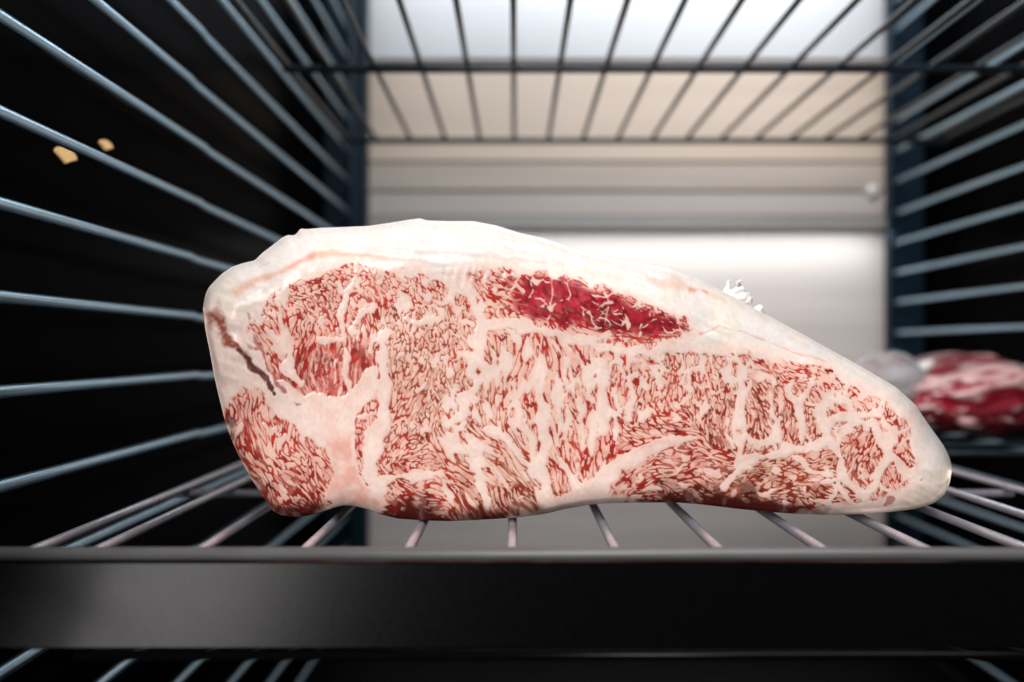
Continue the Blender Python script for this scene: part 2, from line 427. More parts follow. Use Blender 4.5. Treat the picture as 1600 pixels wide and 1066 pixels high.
def oriented(base):
    out = np.zeros((RH, RW)); tot = np.zeros((RH, RW))
    ca, sa = np.cos(ang), np.sin(ang)
    bend = gnoise(20) * 0.010
    for k in np.linspace(-2, 2, 25):
        s = k * LEN
        w = np.exp(-0.5 * k * k)
        out += w * samp(base, gx + ca * s - sa * bend * s * s, gy + sa * s + ca * bend * s * s)
        tot += w
    out /= tot
    return out / np.sqrt(blur(out ** 2, 22) + 1e-9)
LEN0 = LEN
ncs = oriented(gnoise(3.1))
big = gnoise(10) * 0.40
n = ncs + big
n /= np.sqrt(blur(n ** 2, 30))
LEN = LEN0 * 0.62 + 0.6
nfa = oriented(gnoise(1.2)); nfb = oriented(gnoise(1.6))
mixf = np.clip(FINE, 0, 1)
nf = nfa * mixf + nfb * (1 - mixf)
nf /= np.sqrt(blur(nf ** 2, 22))
LEN = LEN0

# cell network of thin fat septa
def voro(cell, sy, seed):
    r = np.random.default_rng(seed)
    X = (PX + gnoise(10) * 4.0 + gnoise(4) * 1.1) / cell; Y = (PY + gnoise(10) * 4.0 + gnoise(4) * 1.1) / (cell * sy)
    i0 = np.floor(X).astype(int); j0 = np.floor(Y).astype(int)
    J = r.random((200, 200, 2))
    d1 = np.full(X.shape, 9.0); d2 = np.full(X.shape, 9.0)
    for di in (-1, 0, 1):
        for dj in (-1, 0, 1):
            a = i0 + di; b = j0 + dj
            q = J[a % 200, b % 200]
            d = np.hypot(X - a - q[..., 0], Y - b - q[..., 1])
            d2 = np.where(d < d1, d1, np.minimum(d2, d)); d1 = np.minimum(d1, d)
    return d2 - d1
v1 = voro(27, 1.35, 5); v2 = voro(14, 1.2, 8)

from statistics import NormalDist
tt = np.linspace(0.02, 0.98, 97); zz = np.array([NormalDist().inv_cdf(1 - p) for p in tt])
T = np.interp(np.clip(DENS + 0.42 - 0.10 * smooth(8, 14, LEN) * smooth(0.66, 0.5, DENS), 0.05, 0.97), tt, zz)
septa = NET * ((2.7 - 1.2 * deep) * (1 - smooth(0.05, 0.30 - 0.12 * deep, v1)) + (0.8 + 1.3 * deep) * (1 - smooth(0.02, 0.18 + 0.05 * deep, v2)))
a = n - T - septa + 0.25 * NET
for (ex, ey, ea, eb, ed) in ((1345,706,31,38,-20),(1421,712,20,24,10),(1393,746,19,17,-20),(1346,762,34,24,35),(1282,767,22,16,10),(1190,640,28,46,5),(1232,668,20,42,10),(1272,668,14,32,-25),(1265,612,30,16,15),(1310,648,22,18,0),(1322,604,24,16,35),(1400,648,20,26,-25)):
    e_ = ell(ex, ey, ea, eb, ed) + 0.05 * gnoise(5)
    a = a + 0.7 * (1 - smooth(0.9, 1.0, e_)) - 2.2 * smooth(0.96, 1.04, e_) * (1 - smooth(1.14, 1.3, e_))
a_deep = 0.95 + 0.42 * n - 1.7 * (1 - smooth(0.02, 0.10, v1 + 0.03 * gnoise(3))) * smooth(-0.9, 0.3, gnoise(9)) - 1.3 * (1 - smooth(0.01, 0.12, v2 + 0.05 * gnoise(3))) * smooth(-0.1, 0.9, gnoise(11))
a = a * (1 - deep) + deep * a_deep
clump = smooth(-0.12, 0.22, a)
solid = np.clip(deep * 0.9 + 0.75 * np.clip(DARKN, 0, 1) + 0.55 * smooth(9, 16, LEN) * smooth(0.55, 0.72, DENS), 0, 1)
wst = 0.36 + 0.30 * np.clip(DENS, 0, 1) + 0.55 * solid
stroke = 1 - smooth(wst - 0.2, wst + 0.26, np.abs(nf))
stroke *= 0.62 + 0.38 * smooth(-0.9, 0.6, gnoise(5))
ringe = smooth(-0.12, 0.10, a) * (1 - smooth(0.22, 0.5, a)) * 0.65 * smooth(-0.6, 0.4, gnoise(4) + nf * 0.4)
fill = 0.12 + 0.52 * solid + 0.16 * smooth(0, 1, gnoise(6))
lean = clump * np.maximum(np.maximum(stroke, ringe), fill)
lean *= 1 - 0.40 * smooth(0.3, 1.2, oriented(gnoise(1.2))) * smooth(6, 16, LEN)

# broad fat seams
seams = [
 ([(555,395),(556,430),(532,470),(533,520),(540,560),(545,610)], [1,2,5,4,4,4]),
 ([(590,480),(560,490),(548,515)], [3,4,4]),
 ([(420,520),(452,545),(447,575),(470,600)], [6,9,6,2]),
 ([(430,470),(442,520),(440,545)], [4,6,6]),
 ([(505,530),(530,532)], [4,4]),
 ([(440,605),(470,632),(500,640),(540,632),(562,615),(585,590),(592,578)], [7,10,14,14,10,8,5]),
 ([(470,640),(500,660),(530,665),(550,640)], [5,12,20,14]),
 ([(508,670),(528,690),(538,720),(532,760),(560,790)], [4,12,15,14,10]),
 ([(552,640),(550,700),(553,740),(575,770),(590,790)], [5,4,4,8,12]),
 ([(560,650),(600,655)], [3,2]),
 ([(600,520),(602,580),(600,640),(588,680),(578,730),(592,765)], [4,8,9,11,12,12]),
 ([(690,425),(722,440),(742,466),(752,500),(752,540),(742,575)], [6,7,7,7,6,3]),
 ([(752,505),(790,506),(840,516),(900,532),(960,545),(1010,550),(1060,544),(1110,530)], [6,8,7,7,6,6,9,10]),
 ([(742,575),(735,610),(720,640),(700,660)], [5,7,10,8]),
 ([(680,480),(700,500),(690,520)], [3,4,3]), ([(640,500),(660,505),(680,498)], [2,4,3]),
 ([(700,690),(735,705),(760,700)], [8,6,2]),
 ([(690,740),(640,745),(600,750)], [3,5,7]),
 ([(845,560),(842,600),(848,640),(850,690),(846,730)], [3,7,8,7,3]),
 ([(880,560),(884,610),(880,640)], [2,3,3]), ([(905,590),(906,650),(912,700)], [2,4,3]), ([(872,650),(874,700)],[3,2]),
 ([(800,600),(810,650),(830,700),(850,760),(862,795)], [2,4,6,9,12]),
 ([(760,670),(790,690),(825,720),(850,755)], [3,3,5,7]),
 ([(862,795),(900,778),(935,752),(965,728),(1010,705),(1050,692),(1082,684)], [12,14,12,9,9,7,3]),
 ([(965,735),(945,765),(925,785)], [8,12,8]),
 ([(935,560),(938,600),(945,640),(940,680)], [3,6,8,6]),
 ([(985,560),(986,610),(980,650)], [2,3,4]), ([(1030,560),(1034,600),(1028,640)], [2,3,2]), ([(1075,560),(1078,610)], [2,3]),
 ([(1155,548),(1157,600),(1156,660),(1155,715),(1165,725)], [3,4,5,6,8]),
 ([(1155,722),(1200,708),(1250,702),(1290,690),(1300,670)], [8,7,6,5,5]),
 ([(1130,765),(1150,740),(1160,725)], [5,5,7]), ([(1100,540),(1150,560),(1165,590)], [4,3,2]),
 ([(1265,600),(1250,620),(1248,650),(1258,690)], [3,5,5,3]), ([(1210,610),(1212,650),(1215,690)], [2,4,3]),
 ([(1290,655),(1330,655),(1370,650),(1400,672)], [8,8,6,4]), ([(1290,655),(1300,690),(1315,715),(1318,740),(1340,775)], [6,6,5,6,6]),
 ([(1320,660),(1365,668),(1390,690),(1394,715),(1375,740),(1350,780)], [5,6,6,5,5,5]),
 ([(1400,672),(1395,700),(1410,738),(1425,745)], [5,5,5,5]),
 ([(1325,600),(1320,630),(1330,650)], [2,3,3]), ([(1380,630),(1378,660)], [2,3]),
 ([(1240,715),(1270,735),(1300,738)], [2,5,3]), ([(1290,760),(1310,745)], [3,3]),
 ([(400,600),(440,640),(480,680),(510,700)], [4,5,6,4]), ([(432,670),(440,700)],[3,2]),
]
wn = gnoise(6) * 1.6 + gnoise(2.2) * 0.9
sx_, sy_ = PX + gnoise(9) * 3.0, PY + gnoise(9) * 3.0
sd = np.full((RH, RW), 1e9)
for pts, ws in seams:
    x0 = min(p[0] for p in pts) - 40; x1 = max(p[0] for p in pts) + 40; y0 = min(p[1] for p in pts) - 40; y1 = max(p[1] for p in pts) + 40
    i0, i1 = max(0, int(x0 - OX)), min(RW, int(x1 - OX)); j0, j1 = max(0, int(y0 - OY)), min(RH, int(y1 - OY))
    S = (slice(j0, j1), slice(i0, i1))
    sd[S] = np.minimum(sd[S], seg_dist(sx_[S], sy_[S], pts, [w_ + 0.4 for w_ in ws]))
seam = 1 - smooth(-1.2, 1.8, sd + wn)
KNUCKLE = [(440,608),(457,622),(475,619),(492,616),(508,620),(523,628),(535,622),(545,611),(560,596),(576,580),(588,575),(593,584),(584,600),(571,617),(562,632),(557,645),(555,662),(552,700),(553,725),
           (561,742),(572,758),(582,772),(602,785),(592,802),(560,792),(530,790),(512,786),(519,745),(518,720),(503,694),(478,674),(455,655),(443,643),(425,615)]
kd = seg_dist(sx_, sy_, KNUCKLE + KNUCKLE[:1]) * np.where(inside(sx_, sy_, KNUCKLE), 1, -1)
seam = np.maximum(seam, smooth(-1.5, 2.0, kd + wn * 0.6))
ld = seg_dist(warp_x, warp_y, LEAN + LEAN[:1]) * np.where(inside(warp_x, warp_y, LEAN), 1, -1)
mus = smooth(0, 6, ld + wn * 0.8)
lean = np.clip(lean * 1.22, 0, 1) * (1 - seam) * mus + 0.10 * seam * mus * smooth(0.7, 1.8, nfa + 0.5 * gnoise(8))

# separate dark strips of dried lean on the blunt end, and other hand-placed marks
def mark(pts, ws, soft=2.0, wob=1.0):
    k = min(1.0, wob)
    return 1 - smooth(-soft, soft, seg_dist(PX + (warp_x - PX) * k, PY + (warp_y - PY) * k, pts, ws) + wn * wob)
m1 = mark([(334,484),(342,508),(356,530)], [9, 12, 9], 8) * (0.6 + 0.3 * smooth(-0.8, 0.5, gnoise(2.5)))
m2 = mark([(352,520),(372,545),(386,564)], [9, 6, 3.5], 5) * (0.6 + 0.4 * smooth(-0.8, 0.8, gnoise(2)))
m3 = mark([(372,548),(392,573),(414,591)], [4.5, 5.6, 5.0], 2.4, 0.45) * (0.9 + 0.25 * smooth(-1, 0.5, gnoise(2)))
m4 = mark([(416,598),(423,606)], [2, 2.5], 1.5) + mark([(428,611),(431,614)], [2, 2], 1.5)
m5 = mark([(391,492),(398,520),(402,545),(412,560)], [1.2, 3, 3.5, 1.5], 2) * 0.75 + mark([(380,525),(392,540)], [1, 2.5], 2) * 0.6
m6 = mark([(415,568),(435,600),(455,622),(463,632)], [1, 2.5, 2, 1], 1.6) * 0.85
m7 = mark([(357,650),(362,662),(364,672)], [5, 7, 4], 3)
orange = mark([(368,455),(400,438),(440,425),(466,411),(490,399),(520,395),(560,399),(620,405),(690,414)], [7,5,4,4,5,4.5,3,1.6,0.8], 4.5, 0.3) * np.interp(PX, [360,470,540,640,700], [.55,1,.95,.5,.15]) * (0.75 + 0.25 * smooth(-1, 1, gnoise(5)))
orange += mark([(1010,432),(1050,442),(1080,452),(1108,460),(1132,474)], [5,6,4.5,3.5,1], 5, 0.8) * 0.45
orange += mark([(1076,452),(1084,455)], [4, 3.5], 2.5, 0.5) * 0.9 + mark([(1100,455),(1104,457)], [2.5, 2.5], 2.5, 0.5) * 0.7
orange += mark([(800,405),(860,409),(880,414)], [1, 2, 1], 3, .6) * 0.35
orange += mark([(1095,521),(1104,519),(1125,511),(1150,517),(1190,530),(1225,545),(1240,553),(1265,557),(1300,570)], [2.5,2,.8,.9,.8,1.1,2,.7,.5], 1.6, 0.4) * 0.55
nose = mark([(1436,752),(1441,748)], [2, 3], 1.6) * 0.8 + mark([(1383,786),(1392,779)], [2, 3.5], 1.8) * 0.75 + mark([(1372,772),(1382,768)], [2, 3], 1.8) * 0.6
spots = np.zeros((RH, RW))
r2 = np.random.default_rng(4)
for k in range(46):
    x, y = r2.uniform(335, 480), r2.uniform(520, 680)
    S = (slice(max(0, int(y - OY) - 5), int(y - OY) + 6), slice(max(0, int(x - OX) - 5), int(x - OX) + 6))
    spots[S] = np.maximum(spots[S], np.exp(-((PX[S] - x) ** 2 + (PY[S] - y) ** 2) / r2.uniform(.5, 2.0)) * r2.uniform(.1, .35))

# dried brown rim along the bottom edge (a stain, plus painted underside shade at right)
dry_shade = mark([(405,785),(450,804),(505,798)], [6, 14, 6], 8) + mark([(600,808),(640,804),(690,810)], [6, 15, 6], 7) + \
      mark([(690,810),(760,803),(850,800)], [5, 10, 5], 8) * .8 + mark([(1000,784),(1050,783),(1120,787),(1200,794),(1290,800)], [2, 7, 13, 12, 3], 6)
dry_shade = np.clip(dry_shade, 0, 1)

# ---- albedo (linear)
fat = np.array([0.89, 0.69, 0.60]); fatcap = np.array([0.79, 0.715, 0.665]); pink = np.array([0.76, 0.44, 0.37])
red = np.array([0.44, 0.020, 0.013]); crim = np.array([0.40, 0.020, 0.034]); brown = np.array([0.29, 0.075, 0.030]); dk = np.array([0.085, 0.007, 0.006])
orng = np.array([0.72, 0.27, 0.13])
def lerp(A, B, t):
    return A + (B - A) * t[..., None]
capfat = smooth(30, -14, ld) * (PY < 640)
C = lerp(np.broadcast_to(fat, (RH, RW, 3)), np.broadcast_to(fatcap, (RH, RW, 3)), smooth(2, -20, ld + gnoise(10) * 3) * smooth(640, 520, PY - (PX - 800) * 0.25))
tint = blur(lean, 4.5)
C = lerp(C, pink, np.clip(tint * 1.15 * mus, 0, 0.65))
pk = (mark([(505,730),(530,740),(525,765),(560,790)], [10, 14, 12, 6], 16, 3) * 0.55 + mark([(1010,690),(1060,690)], [6, 5], 10) * .35 + mark([(1000,720),(1100,735)], [20, 20], 20) * .25
      + mark([(450,500),(540,560)], [20, 30], 30) * .12)
C = lerp(C, pink, np.clip(pk * 1.7 * (0.7 + 0.3 * gnoise(6)), 0, 0.9))
low_k = smooth(-4, 10, kd) * smooth(665, 720, PY) * (0.55 + 0.35 * gnoise(5)) + 0.25 * smooth(-4, 10, kd) * smooth(0, 1.5, gnoise(7))
C = lerp(C, np.array([0.82, 0.40, 0.32]), np.clip(low_k, 0, 0.85))
C = lerp(C, np.array([0.83, 0.72, 0.56]), 0.35 * smooth(0.1, 1.6, gnoise(16)) * smooth(0, -20, ld))
C = lerp(C, pink, 0.22 * smooth(0.2, 1.6, gnoise(11)) * smooth(-30, 10, ld))
C = C * (1 + 0.022 * nfb * np.array([0.6, 1.0, 1.1])[:, None, None]).transpose(1, 2, 0)
C = C * (1 + 0.010 * gnoise(6) + 0.012 * gnoise(2))[..., None]
lc = lerp(np.broadcast_to(red, (RH, RW, 3)), brown, np.clip(BROWN * 1.1, 0, 1))
lc = lerp(lc, lerp(np.broadcast_to(crim, (RH, RW, 3)), crim * 0.6, smooth(-0.2, 0.9, nfb + 0.5 * gnoise(6))), np.clip(deep * 1.1, 0, 1))
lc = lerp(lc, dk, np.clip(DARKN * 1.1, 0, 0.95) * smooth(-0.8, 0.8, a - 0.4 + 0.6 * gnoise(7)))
lc = lc * (1 + 0.16 * gnoise(4) + 0.10 * gnoise(1.5))[..., None]
salmon = lerp(np.broadcast_to(np.array([0.85, 0.46, 0.37]), (RH, RW, 3)), np.array([0.70, 0.43, 0.29]), np.clip(BROWN, 0, 1))
salmon = lerp(salmon, np.array([0.62, 0.12, 0.13]), deep)
L1 = np.clip(lean, 0, 1)
cm = clump * (1 - seam) * mus
C = lerp(C, np.array([0.87, 0.52, 0.41]), np.clip(cm * 0.55 + blur(cm, 4) * 0.25, 0, 0.8) * (1 - 0.3 * np.clip(BROWN, 0, 1)))
C = lerp(C, salmon, smooth(0.06, 0.5, L1) * 0.85)
C = lerp(C, lc, smooth(0.22, 0.95, L1) * 0.98)
C = lerp(C, orng, np.clip(orange, 0, 1) * 0.8)
mb = np.array([0.30, 0.045, 0.022])
C = lerp(C, mb, np.clip(np.maximum(m1, m2) * 1.25, 0, 1) * 0.93)
C = lerp(C, np.array([0.10, 0.010, 0.007]), np.clip(m3 + m4, 0, 1) * 0.95)
C = lerp(C, red * 0.8, np.clip(m5 + m6 + nose, 0, 1) * 0.9)
C = lerp(C, dk, np.clip(m7, 0, 1) * 0.75)
C = lerp(C, np.array([0.30, 0.10, 0.06]), spots)
C = lerp(C, np.array([0.10, 0.016, 0.012]), dry_shade * (0.55 + 0.45 * np.clip(tint * 1.5, 0, 1)))
C = np.clip(C, 0.004, 0.95)

# ------------------------------------------------------------------ the slab itself
TOPL = [(317,480),(320,462),(326,449),(345,429),(362,417),(380,411),(398,407),(410,395),(422,386),(436,375),(441,371),(450,367),(458,368),(466,364),(467,358),(471,357),(478,358),(500,356),(540,354.5),(575,353),(610,348),
        (640,343),(656,341),(668,344.5),(700,345.5),(740,345.5),(775,352),(810,363),(850,372),(890,385),(930,397),(970,405),(1010,411),(1050,420),(1090,436),(1130,455),(1170,477),
        (1200,493),(1250,520),(1300,548),(1350,575),(1400,605),(1430,632),(1450,662),(1475,697),(1484,715),(1488,730)]
BOTL = [(317,484),(319,508),(327,545),(335,590),(342,620),(352,660),(365,695),(378,722),(395,752),(412,777),(419,790),(427,799),(440,805.5),(460,808.5),(480,806),(495,802),(510,797.5),(525,792.5),(538,790),(552,790.5),
        (575,796),(595,804),(620,810.5),(660,813.5),(700,814.5),(740,813),(800,809.5),(850,803.5),(880,796),(920,789),(950,786.5),(1000,785.5),(1060,785.5),(1100,789),(1150,795),(1200,800),
        (1240,803),(1290,804.5),(1340,804),(1390,800.5),(1430,795.5),(1458,787),(1474,775),(1484,757),(1488,734)]
def curve(pts):
    p = np.array(pts, float)
    xs_ = np.linspace(p[0, 0], p[-1, 0], 2400)
    ys_ = np.interp(xs_, p[:, 0], p[:, 1])
    k = np.exp(-0.5 * (np.arange(-12, 13) / 4.0) ** 2); k /= k.sum()
    sm = np.convolve(np.pad(ys_, 12, mode='reflect', reflect_type='odd'), k, mode='valid')
    return xs_, sm
tx, ty = curve(TOPL); bx_, by_ = curve(BOTL)
NU, NV = 1200, 470
t = np.linspace(0, 1, NU); u = 0.55 * t + 0.45 * (1 - np.cos(math.pi * t)) / 2
t = np.linspace(0, 1, NV); v = 0.62 * t + 0.38 * (1 - np.cos(math.pi * t)) / 2
ux = 317 + (1488 - 317) * u
top_y = np.interp(ux, tx, ty); bot_y = np.interp(ux, bx_, by_)
X = np.repeat(ux[:, None], NV, 1); Y = top_y[:, None] + (bot_y - top_y)[:, None] * v[None, :]
outl = list(zip(ux[::6], top_y[::6])) + [(ux[-1], bot_y[-1])] + list(zip(ux[::-6], bot_y[::-6])) + [(ux[0], top_y[0])]
# distance to the outline on a coarse raster, then looked up
cyy, cxx = np.mgrid[0:RH:2, 0:RW:2]
dco = seg_dist(cxx + OX + 0.0, cyy + OY + 0.0, outl)
full = np.kron(dco, np.ones((2, 2)))[:RH, :RW]
full = blur(full, 1.2)
d = samp(full, X - OX, Y - OY)
rimd = np.minimum(np.minimum(np.arange(NV)[None, :], (NV - 1 - np.arange(NV))[None, :]) + 0 * X, np.minimum(np.arange(NU)[:, None], (NU - 1 - np.arange(NU))[:, None]) + 0 * X)
d = np.where(rimd == 0, 0, np.maximum(d, 0.2))
rel = (Y - top_y[:, None]) / (bot_y - top_y)[:, None]
R = np.interp(rel, [0, 0.3, 0.75, 1], [92, 70, 40, 34])
R = R * np.interp(X, [317, 380, 480, 1380, 1488], [0.75, 0.85, 1, 1, 1.35])
q = np.clip(d / R, 0, 1)
roll = R * (1 - np.sqrt(np.clip(1 - (1 - q) ** 2, 0, 1))) * 0.78      # in pixels of the face plane
YF = 0.198
mm = YF / F
leanv = samp(lean, X - OX, Y - OY)
capb = samp(smooth(0, -25, ld), X - OX, Y - OY)
def aniso(sx, sy):
    q_ = np.fft.irfft2(np.fft.rfft2(rng.normal(size=(RH, RW))) * np.exp(-2 * math.pi ** 2 * (sx * sx * fx ** 2 + sy * sy * fy ** 2)), s=(RH, RW))
    return q_ / q_.std()
def shear(a_):          # lay the drag lines along the sloping top
    ys2 = PY + np.interp(PX, [317, 440, 650, 760, 1000, 1487], [60, 20, 0, 0, -60, -330])
    return samp(a_, PX - OX, np.mod(ys2 - OY, RH - 2))
drag = samp(shear(aniso(30, 3.2)), X - OX, Y - OY) * 0.00007 + samp(shear(aniso(45, 7)), X - OX, Y - OY) * 0.00014
slit = samp(mark([(503,363),(516,360),(532,358)], [.6, 2.0, .5], 1.6, .2) + 0.6 * mark([(392,424),(405,418),(420,413)], [.5, 1.6, .5], 1.8, .2), X - OX, Y - OY)
low = samp(gnoise(34), X - OX, Y - OY); midn = samp(gnoise(11), X - OX, Y - OY); fin = samp(gnoise(3.0), X - OX, Y - OY)
seamv = samp(seam, X - OX, Y - OY); orv = samp(np.clip(orange, 0, 1), X - OX, Y - OY)
rim_f = smooth(0, 10, d)
rb = np.exp(-((Y - (432 + 0.10 * np.maximum(X - 800, 0))) / 15.0) ** 2) * smooth(680, 720, X) * smooth(1090, 1040, X)
ripple = rb * smooth(840, 790, X) * 0.00011 * np.sin((X + 3 * midn) * 2 * math.pi / 13.0 + 2 * low)
depth = YF + roll * mm + rim_f * (low * 0.00045 + midn * (0.00005 + 0.00006 * capb) + fin * 0.000015 + leanv * 0.00009 - seamv * 0.00006 + orv * 0.00015 + ripple + drag * capb + slit * 0.0007)
wx_ = (X - VX) / F * depth; wz_ = ZC + (VY - Y) / F * depth
verts = np.stack([wx_, depth, wz_], -1).reshape(-1, 3)
idx = np.arange(NU * NV).reshape(NU, NV)
quads = np.stack([idx[:-1, :-1], idx[:-1, 1:], idx[1:, 1:], idx[1:, :-1]], -1).reshape(-1, 4)
loop = np.concatenate([idx[0, :], idx[1:, -1], idx[-1, -2::-1], idx[-2:0:-1, 0]])
nl = len(loop)
cen = np.array([0.06, 0.0, ZC - 0.008])
rings = [loop]; extra = []
base = len(verts)
lv = verts[loop]
for back, sc_x, sc_z in ((0.012, 1.0, 1.0), (0.030, 1.0, 0.995), (0.052, .99, 0.985), (0.064, .97, 0.94), (0.072, .90, 0.80), (0.075, .6, 0.5)):
    p = lv.copy()
    p[:, 1] = np.maximum(lv[:, 1], YF + 0.004) * 0.35 + 0.65 * lv[:, 1].mean() + back
    p[:, 0] = cen[0] + (lv[:, 0] - cen[0]) * sc_x
    p[:, 2] = np.where(lv[:, 2] > cen[2], cen[2] + (lv[:, 2] - cen[2]) * sc_z, cen[2] + (lv[:, 2] - cen[2]) * min(1, sc_z))
    extra.append(p); rings.append(np.arange(base, base + nl)); base += nl
extra.append(np.array([[cen[0], lv[:, 1].mean() + 0.0755, cen[2]]])); ci = base
allv = np.concatenate([verts] + extra)
fs = [quads]
for ra, rb in zip(rings[:-1], rings[1:]):
    fs.append(np.stack([np.roll(ra, -1), ra, rb, np.roll(rb, -1)], -1))
quads = np.concatenate(fs)
last = rings[-1]
tris = np.stack([np.roll(last, -1), last, np.full(nl, ci)], -1)
me = bpy.data.meshes.new('marbled_beef_slab')
me.vertices.add(len(allv)); me.vertices.foreach_set('co', allv.astype(np.float32).ravel())
nq, ntr = len(quads), len(tris)
me.loops.add(nq * 4 + ntr * 3)
me.loops.foreach_set('vertex_index', np.concatenate([quads.ravel(), tris.ravel()]).astype(np.int32))
me.polygons.add(nq + ntr)
starts = np.concatenate([np.arange(nq) * 4, nq * 4 + np.arange(ntr) * 3])
me.polygons.foreach_set('loop_start', starts.astype(np.int32))
me.polygons.foreach_set('use_smooth', np.ones(nq + ntr, bool))
me.update(calc_edges=True)
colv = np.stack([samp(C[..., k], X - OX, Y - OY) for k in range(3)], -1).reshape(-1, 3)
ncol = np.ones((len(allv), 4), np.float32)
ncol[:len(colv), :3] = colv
rimcol = colv[loop]
for k in range(len(extra) - 1):
    w = min(1, 0.35 + 0.2 * k)
    ncol[len(colv) + k * nl: len(colv) + (k + 1) * nl, :3] = rimcol * (1 - w) + np.array([0.80, 0.68, 0.61]) * w
ncol[ci, :3] = (0.8, 0.68, 0.61)
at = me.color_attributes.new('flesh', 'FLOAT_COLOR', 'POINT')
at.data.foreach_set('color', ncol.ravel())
la = me.attributes.new('lean', 'FLOAT', 'POINT')
lv_ = np.zeros(len(allv), np.float32); lv_[:NU * NV] = leanv.ravel()
la.data.foreach_set('value', lv_)

m, nt, b = nodes('marbled_flesh')
ca = nt.nodes.new('ShaderNodeAttribute'); ca.attribute_name = 'flesh'
le = nt.nodes.new('ShaderNodeAttribute'); le.attribute_name = 'lean'
tc = nt.nodes.new('ShaderNodeTexCoord')
nz = nt.nodes.new('ShaderNodeTexNoise'); nz.inputs['Scale'].default_value = 900; nz.inputs['Detail'].default_value = 5
nt.links.new(tc.outputs['Object'], nz.inputs['Vector'])
hs = nt.nodes.new('ShaderNodeHueSaturation')
mr = nt.nodes.new('ShaderNodeMapRange'); mr.inputs['To Min'].default_value = 0.9; mr.inputs['To Max'].default_value = 1.1
nt.links.new(nz.outputs['Fac'], mr.inputs['Value'])
nt.links.new(mr.outputs['Result'], hs.inputs['Value'])
nt.links.new(ca.outputs['Color'], hs.inputs['Color'])
nt.links.new(hs.outputs['Color'], b.inputs['Base Color'])
ro = nt.nodes.new('ShaderNodeMapRange'); ro.inputs['To Min'].default_value = 0.27; ro.inputs['To Max'].default_value = 0.24
nt.links.new(le.outputs['Fac'], ro.inputs['Value'])
nt.links.new(ro.outputs['Result'], b.inputs['Roughness'])
nz2 = nt.nodes.new('ShaderNodeTexNoise'); nz2.inputs['Scale'].default_value = 420; nz2.inputs['Detail'].default_value = 4
nt.links.new(tc.outputs['Object'], nz2.inputs['Vector'])
bp = nt.nodes.new('ShaderNodeBump'); bp.inputs['Strength'].default_value = 0.05; bp.inputs['Distance'].default_value = 0.0004
nt.links.new(nz2.outputs['Fac'], bp.inputs['Height'])
nt.links.new(bp.outputs['Normal'], b.inputs['Normal'])
b.inputs['Subsurface Weight'].default_value = 0.12
b.inputs['Subsurface Radius'].default_value = (1.0, 0.45, 0.3)
b.inputs['Subsurface Scale'].default_value = 0.0004
b.inputs['Specular IOR Level'].default_value = 0.16
b.inputs['Coat Weight'].default_value = 0.20
b.inputs['Coat Roughness'].default_value = 0.08
M_FLESH = m
slab = link('marbled_beef_slab', me, M_FLESH)
tag(slab, 'large slab of heavily marbled raw beef with thick white fat on top', 'beef')

# shreds of loose fat on the slab's sloping top
M_FAT = mat('white_fat', (0.86, 0.81, 0.78), 0.4, 0.0, 0.06, 300, 0.3)
M_FAT.node_tree.nodes['Principled BSDF'].inputs['Subsurface Weight'].default_value = 0.3
M_FAT.node_tree.nodes['Principled BSDF'].inputs['Subsurface Radius'].default_value = (0.002, 0.0015, 0.001)
def shred(pts, r, Yd):
    P3 = [px(x, y, Yd + dy) for x, y, dy in pts]
    return link('fat_shred', tube_mesh('fat_shred', P3, [q_ * 0.75 for q_ in r], 10), M_FAT, slab)
YS = 0.217
shred([(1132,464,0),(1135,454,0),(1138,446,.001),(1137,441,.002),(1141,438,.002)], [.0016,.0013,.0008,.0006,.0003], YS)
shred([(1150,462,0),(1152,452,.001),(1155,445,.001),(1153,441,0),(1158,438,0)], [.0022,.0016,.0010,.0008,.0004], YS)

# ------------------------------------------------------------------ second cut on the small shelf
def lump(name, cx, cy, cz, ax, ay, az, seed, nu=120, nv=70, amp=0.10, flat=-0.97):
    r = np.random.default_rng(seed)
    th = np.linspace(0, 2 * math.pi, nu, endpoint=False); ph = np.linspace(0, math.pi, nv)
    TH, PH = np.meshgrid(th, ph)
    d_ = np.stack([np.sin(PH) * np.cos(TH), np.sin(PH) * np.sin(TH), np.cos(PH)], -1)
    f = np.zeros(TH.shape); f2 = np.zeros(TH.shape)
    for k in range(26):
        w = r.normal(size=3) * (1.5 + 0.35 * k); p = r.uniform(0, 6.28)
        f += np.sin(d_ @ w + p) / (1 + 0.35 * k)
        w2 = r.normal(size=3) * np.array([8, 8, 9.0]) * (0.6 + 0.12 * k)
        f2 += np.sin(d_ @ w2 + p * 2 + 1.2 * f) / (1 + 0.12 * k)
    s = 1 + amp * f / f.std() * 0.6 + 0.02 * f2 / f2.std()
    se = np.sign(d_) * np.abs(d_) ** 0.8
    P = se * s[..., None] * np.array([ax, ay, az])
    P[..., 2] = np.maximum(P[..., 2], flat * az)
    P[..., 2] *= (0.86 + 0.30 * P[..., 0] / ax)
    P += np.array([cx, cy, cz])
    V = P.reshape(-1, 3); I = np.arange(nu * nv).reshape(nv, nu)
    Fq = []
    for j in range(nv - 1):
        for i in range(nu):
            i2 = (i + 1) % nu
            Fq.append((I[j, i], I[j + 1, i], I[j + 1, i2], I[j, i2]))
    me = pydata(name, V, [tuple(int(q_) for q_ in qd) for qd in Fq], True)
    return me, (f2 / f2.std()).ravel(), d_.reshape(-1, 3)
me2, f2, dd = lump('beef_cut', 0.262, 0.425, ZR + 0.0225, 0.046, 0.055, 0.026, 21, amp=0.09, flat=-0.87)
zv = np.empty(len(me2.vertices) * 3); me2.vertices.foreach_get('co', zv); zv = zv.reshape(-1, 3)
zmin = zv[:, 2].min(); zv[:, 2] += ZR - zmin; me2.vertices.foreach_set('co', zv.ravel()); me2.update()
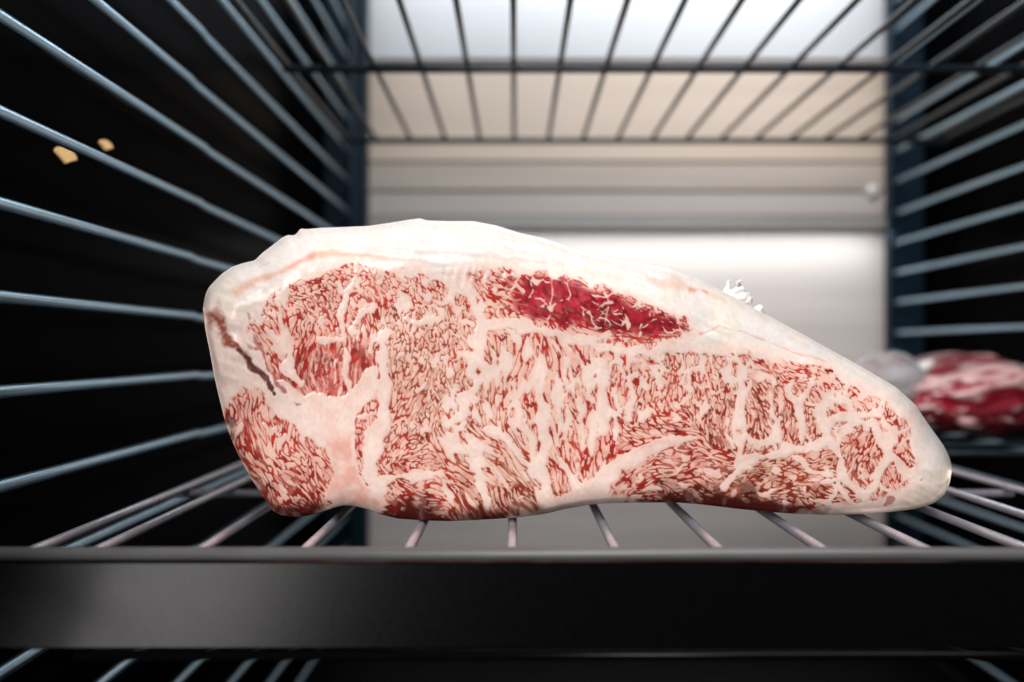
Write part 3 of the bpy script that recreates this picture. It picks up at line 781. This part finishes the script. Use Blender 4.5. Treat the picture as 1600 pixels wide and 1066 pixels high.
at = me2.color_attributes.new('flesh', 'FLOAT_COLOR', 'POINT')
fatw = smooth(0.0, 0.8, f2 * 1.0 + 1.3 * (dd[:, 2] - 0.12) - 0.2 * dd[:, 0])
low_shade = smooth(-0.1, 0.35, -dd[:, 2] + 0.12 * f2)[:, None]  # shade beneath the cut painted into its lower half
leanc = np.array([0.30, 0.012, 0.026])[None] * (1 - low_shade) + np.array([0.10, 0.006, 0.010])[None] * low_shade
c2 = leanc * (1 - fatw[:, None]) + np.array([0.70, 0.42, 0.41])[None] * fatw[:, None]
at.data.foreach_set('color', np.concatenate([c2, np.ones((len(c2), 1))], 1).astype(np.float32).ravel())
m2_, nt, b = nodes('wet_red_flesh')
ca = nt.nodes.new('ShaderNodeAttribute'); ca.attribute_name = 'flesh'
nt.links.new(ca.outputs['Color'], b.inputs['Base Color'])
b.inputs['Roughness'].default_value = 0.22
b.inputs['Coat Weight'].default_value = 0.5
b.inputs['Coat Roughness'].default_value = 0.1
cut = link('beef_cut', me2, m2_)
tag(cut, 'smaller wet dark red beef cut with pale fat, behind the big slab\'s narrow tip', 'beef')
m3_, nt, b = nodes('clear_wrap')
b.inputs['Base Color'].default_value = (0.85, 0.83, 0.85, 1)
b.inputs['Roughness'].default_value = 0.2
b.inputs['Transmission Weight'].default_value = 0.75
b.inputs['Subsurface Weight'].default_value = 0.2
me3, _, _ = lump('wrap_knot', 0.2165, 0.405, ZR + 0.0325, 0.021, 0.022, 0.0165, 5, 64, 40, amp=0.13, flat=-2)  # knot of clear plastic wrap beside the cut
link('wrap_knot', me3, m3_, cut)
P3 = [px(x_, y_, .388) for x_, y_ in ((1336,590),(1340,570),(1354,557),(1372,551),(1394,550),(1414,556),(1430,568),(1440,584),(1444,600))]
link('wrap_rim', tube_mesh('wrap_rim', P3, [.0008,.0012,.0016,.0017,.0016,.0015,.0014,.0012,.0010], 12), m3_, cut)
P3 = [px(1395, 592, .395), px(1425, 582, .395), px(1446, 572, .395), px(1456, 566, .395)]
link('wrap_knot', tube_mesh('wrap_knot', P3, [.005, .0042, .0032, .0018], 12), M_FAT, cut)

for (x_, y_, ax_, az_, sd_) in ((1145, 462, .0034, .0026, 3), (1160, 471, .0030, .0024, 9), (1183, 486, .0017, .0017, 12)):
    p_ = px(x_, y_, YS)
    me4, _, _ = lump('fat_shred', p_[0], p_[1], p_[2], ax_, .003, az_, sd_, 40, 26, amp=0.2, flat=-2)
    link('fat_shred', me4, M_FAT, slab)

# ------------------------------------------------------------------ amber glints reflected in the dark side wall, built as small glowing discs
M_AMB, nt, b = nodes('amber_glow')
b.inputs['Base Color'].default_value = (0.8, 0.5, 0.2, 1)
b.inputs['Emission Color'].default_value = (1.0, 0.62, 0.26, 1)
b.inputs['Emission Strength'].default_value = 0.45
for (x, y, w, lab) in ((100, 243, 0.0028, 'larger amber glint reflected in the black side wall'), (163, 227, 0.0019, 'smaller amber glint reflected in the black side wall')):
    Yd = -XL * F / (VX - x)
    p = px(x, y, Yd)
    bm = bmesh.new()
    bmesh.ops.create_circle(bm, cap_ends=True, segments=20, radius=w)
    for v_ in bm.verts:
        if v_.co.y < 0:
            v_.co.x *= max(0.12, 1 + v_.co.y / w)
        v_.co.x *= 2.0
    r_ = bmesh.ops.extrude_face_region(bm, geom=bm.faces[:])
    for g in r_['geom']:
        if isinstance(g, bmesh.types.BMVert): g.co.z += 0.0012
    bmesh.ops.recalc_face_normals(bm, faces=bm.faces)
    me = bpy.data.meshes.new('amber_glint'); bm.to_mesh(me); bm.free()
    o = link('amber_glint', me, M_AMB)
    o.location = (XL, p[1], p[2]); o.rotation_euler = (math.radians(70), 0, math.radians(90))
    o.rotation_euler = (math.radians(90), 0, math.radians(90))
    tag(o, lab, 'indicator light', 'amber glints on the side wall')
